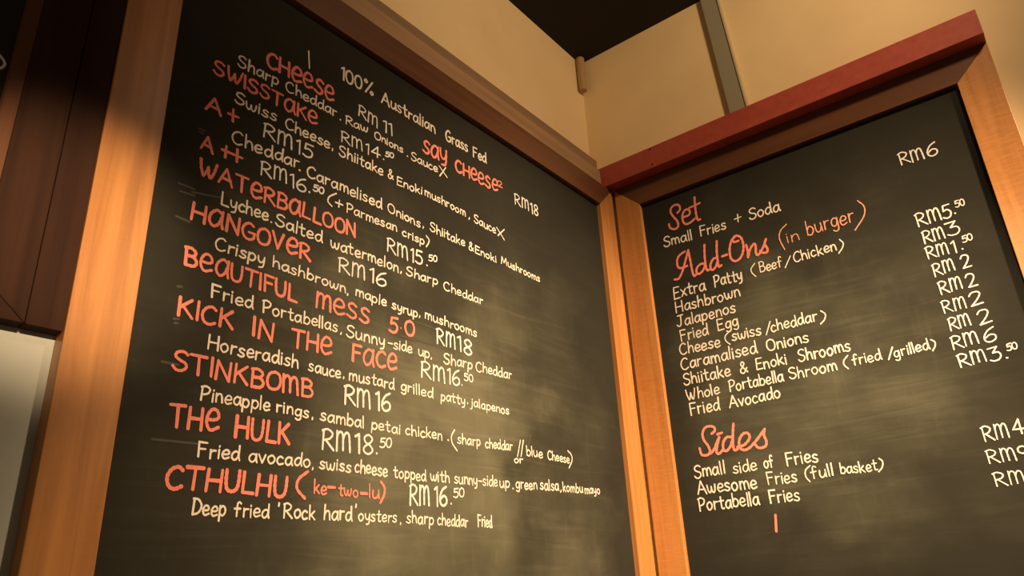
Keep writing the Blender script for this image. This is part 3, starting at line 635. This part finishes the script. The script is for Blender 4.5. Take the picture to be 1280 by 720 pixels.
def lettering(board, side, seed):
    rng = random.Random(seed)
    for b, kind, name, items in LETTERING:
        if b != side:
            continue
        bm = bmesh.new()
        for it in items:
            if it[0] in '~/':
                pts = it[1]
                w = {'heading': 0.0056, 'price': 0.004, 'description': 0.0036, 'note': 0.0036}[kind]
                if side == 'R' and kind == 'heading':
                    w = 0.0076
                ribbon(bm, catmull(pts) if it[0] == '~' else pts, w, LETTERS_Y, rng)
            else:
                write_word(bm, *it, kind, rng, LETTERS_Y, 0.86 if side == 'R' else 1.0)
        for f in bm.faces:
            f.normal_update()
            if f.normal.y > 0:
                f.normal_flip()
        me = bpy.data.meshes.new('chalk_' + kind)
        bm.to_mesh(me)
        bm.free()
        me.materials.append(M_chalk[kind])
        o = bpy.data.objects.new('chalk_' + kind, me)
        COL.objects.link(o)
        o.parent = board
        word = {'heading': 'chalk heading reading ', 'price': 'chalk price ', 'description': 'chalk line reading ', 'note': 'chalk note reading '}[kind]
        o['label'] = NO_NAME.get(name, TINT[kind] + ' ' + word + name)


def smears(board):
    """Half wiped chalk strokes left on the slate."""
    rng = random.Random(11)
    for pts in SMEARS:
        bm = bmesh.new()
        ribbon(bm, pts, 0.0042, 0.016 - 0.0003, rng)
        for f in bm.faces:
            f.normal_update()
            if f.normal.y > 0:
                f.normal_flip()
        me = bpy.data.meshes.new('chalk_smear')
        bm.to_mesh(me)
        bm.free()
        me.materials.append(M_dust)
        o = bpy.data.objects.new('chalk_smear', me)
        COL.objects.link(o)
        o.parent = board
        o['label'] = 'faint half-wiped chalk smear'


def frame(board, u0, u1, z0, z1, ws, wr, th, mv, mh, slate_mat):
    """Mitred frame round the opening u0..u1, z0..z1 with the slate set 16 mm back."""
    def piece(name, pts, m):
        link(name, prism_bm(pts, 'y', 0.0, th), m, board, 0.0015)
    g = 0.0004
    piece('frame_stile', [(u0, z0), (u0, z1), (u0 - ws, z1 + wr - g), (u0 - ws, z0 - wr + g)], mv)
    piece('frame_stile', [(u1, z0), (u1 + ws, z0 - wr + g), (u1 + ws, z1 + wr - g), (u1, z1)], mv)
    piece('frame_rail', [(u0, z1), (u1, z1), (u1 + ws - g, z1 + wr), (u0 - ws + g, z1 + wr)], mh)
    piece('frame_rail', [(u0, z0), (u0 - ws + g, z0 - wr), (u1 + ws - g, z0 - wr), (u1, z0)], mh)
    link('slate_panel', boxes((u0 - 0.012, u1 + 0.012, 0.016, th - 0.003, z0 - 0.012, z1 + 0.012)), slate_mat, board)


# ------------------------------------------------------------------ the three chalkboards
left = empty('chalkboard', (0, 0, 0), 0,
             'large chalkboard listing burgers in red and cream chalk, between pale wall and corner', 'chalkboard', 'framed menu boards')
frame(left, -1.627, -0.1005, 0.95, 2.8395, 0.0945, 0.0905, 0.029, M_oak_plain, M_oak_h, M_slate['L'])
lettering(left, 'L', 3)
smears(left)

right = empty('chalkboard', (0, 0, 0), -math.pi / 2,
              'chalkboard with Set, Add-Ons and Sides lists under the red rail', 'chalkboard', 'framed menu boards')
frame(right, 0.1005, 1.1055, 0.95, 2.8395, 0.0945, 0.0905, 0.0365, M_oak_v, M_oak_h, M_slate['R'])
lettering(right, 'R', 8)

far = empty('chalkboard', (0, 0, 0), 0,
            'dark-framed chalkboard cut off at the left edge, above pale wall', 'chalkboard', 'framed menu boards')
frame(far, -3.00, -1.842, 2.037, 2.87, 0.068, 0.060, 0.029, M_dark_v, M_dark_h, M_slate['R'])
M_edge = wood('walnut_bead', (0.12, 0.052, 0.028), (0.18, 0.08, 0.042), True, 0.7, spec=0.1)
link('frame_bead', prism_bm([(-1.842, 0.002), (-1.842, 0.0155), (-1.862, 0.0155), (-1.8595, 0.012)], 'z', 2.037, 2.87), M_edge, far)
bm_o = bmesh.new()
ribbon(bm_o, catmull([(-1.905, 2.395), (-1.884, 2.392), (-1.870, 2.380), (-1.869, 2.372), (-1.876, 2.363), (-1.895, 2.360)]), 0.004, LETTERS_Y, random.Random(2))
link('chalk_letter', bm_o, M_chalk['description'], far)

# ------------------------------------------------------------------ timbers, trunking, conduit
tag(link('timber_batten', boxes((-1.7725, -1.7228, 0.002, 0.029, 1.977, 2.93)), M_dark_v, None, 0.0015),
    'dark wooden batten upright between the left-edge chalkboard and the burger chalkboard', 'batten')

red = empty('timber_rail', (-0.047, 0, 2.931), 0, 'red painted timber rail with screw holes above the right chalkboard', 'rail')
link('rail_body', boxes((0, 0.083, -1.20, 0.098, 0.0, 0.083)), M_red, red, 0.002)
for yy, zz in ((-0.1909, 3.0045 - 2.931), (-0.1918, 2.9440 - 2.931)):
    bm = bmesh.new()
    cyl(bm, (-0.0012, yy, zz), 'x', 0.0038, 0.004, 16)
    link('screw_head', bm, M_screw, red)

tan = empty('timber_rail', (0, 0, 2.931), 0, 'pale tan timber rail along the top of the burger chalkboard', 'rail')
link('rail_body', prism_bm([(0.016, 0), (0.098, 0), (0.098, 0.076), (0.019, 0.076), (0.019, 0.072), (0.016, 0.070)], 'x', -1.72, -0.049), M_tan, tan)
link('rail_capping', prism_bm([(0.026, 0.0765), (0.098, 0.0765), (0.098, 0.122), (0.030, 0.122), (0.026, 0.118)], 'x', -1.72, -0.049), M_tan_d, tan)

tr = empty('cable_trunking', (0.037, -0.49, 3.0), 0, 'grey-green cable trunking rising from behind the red rail', 'trunking')


def slant(bm):
    for v in bm.verts:
        v.co.y += 0.055 * (v.co.z - 0.20)
    return bm


link('trunking_body', slant(boxes((-0.020, -0.0004, -0.029, 0.029, 0.0, CEIL - 3.0 - 0.001))), M_grey, tr, 0.001)
link('trunking_edge_highlight', slant(boxes((-0.024, -0.0005, -0.035, -0.0295, 0.0, CEIL - 3.0 - 0.001))), plain('painted_edge_highlight', (0.62, 0.50, 0.30), 0.4), tr)  # pale strip colours in the highlight along the trunking edge

cd = bmesh.new()
cyl(cd, (0.006, 0.082, 3.425), 'z', 0.0175, CEIL - 3.4255, 24)
tag(link('pipe_stub', cd, M_duct, None, 0.004), 'short brown painted pipe stub hanging from the dark ceiling in the corner', 'pipe')
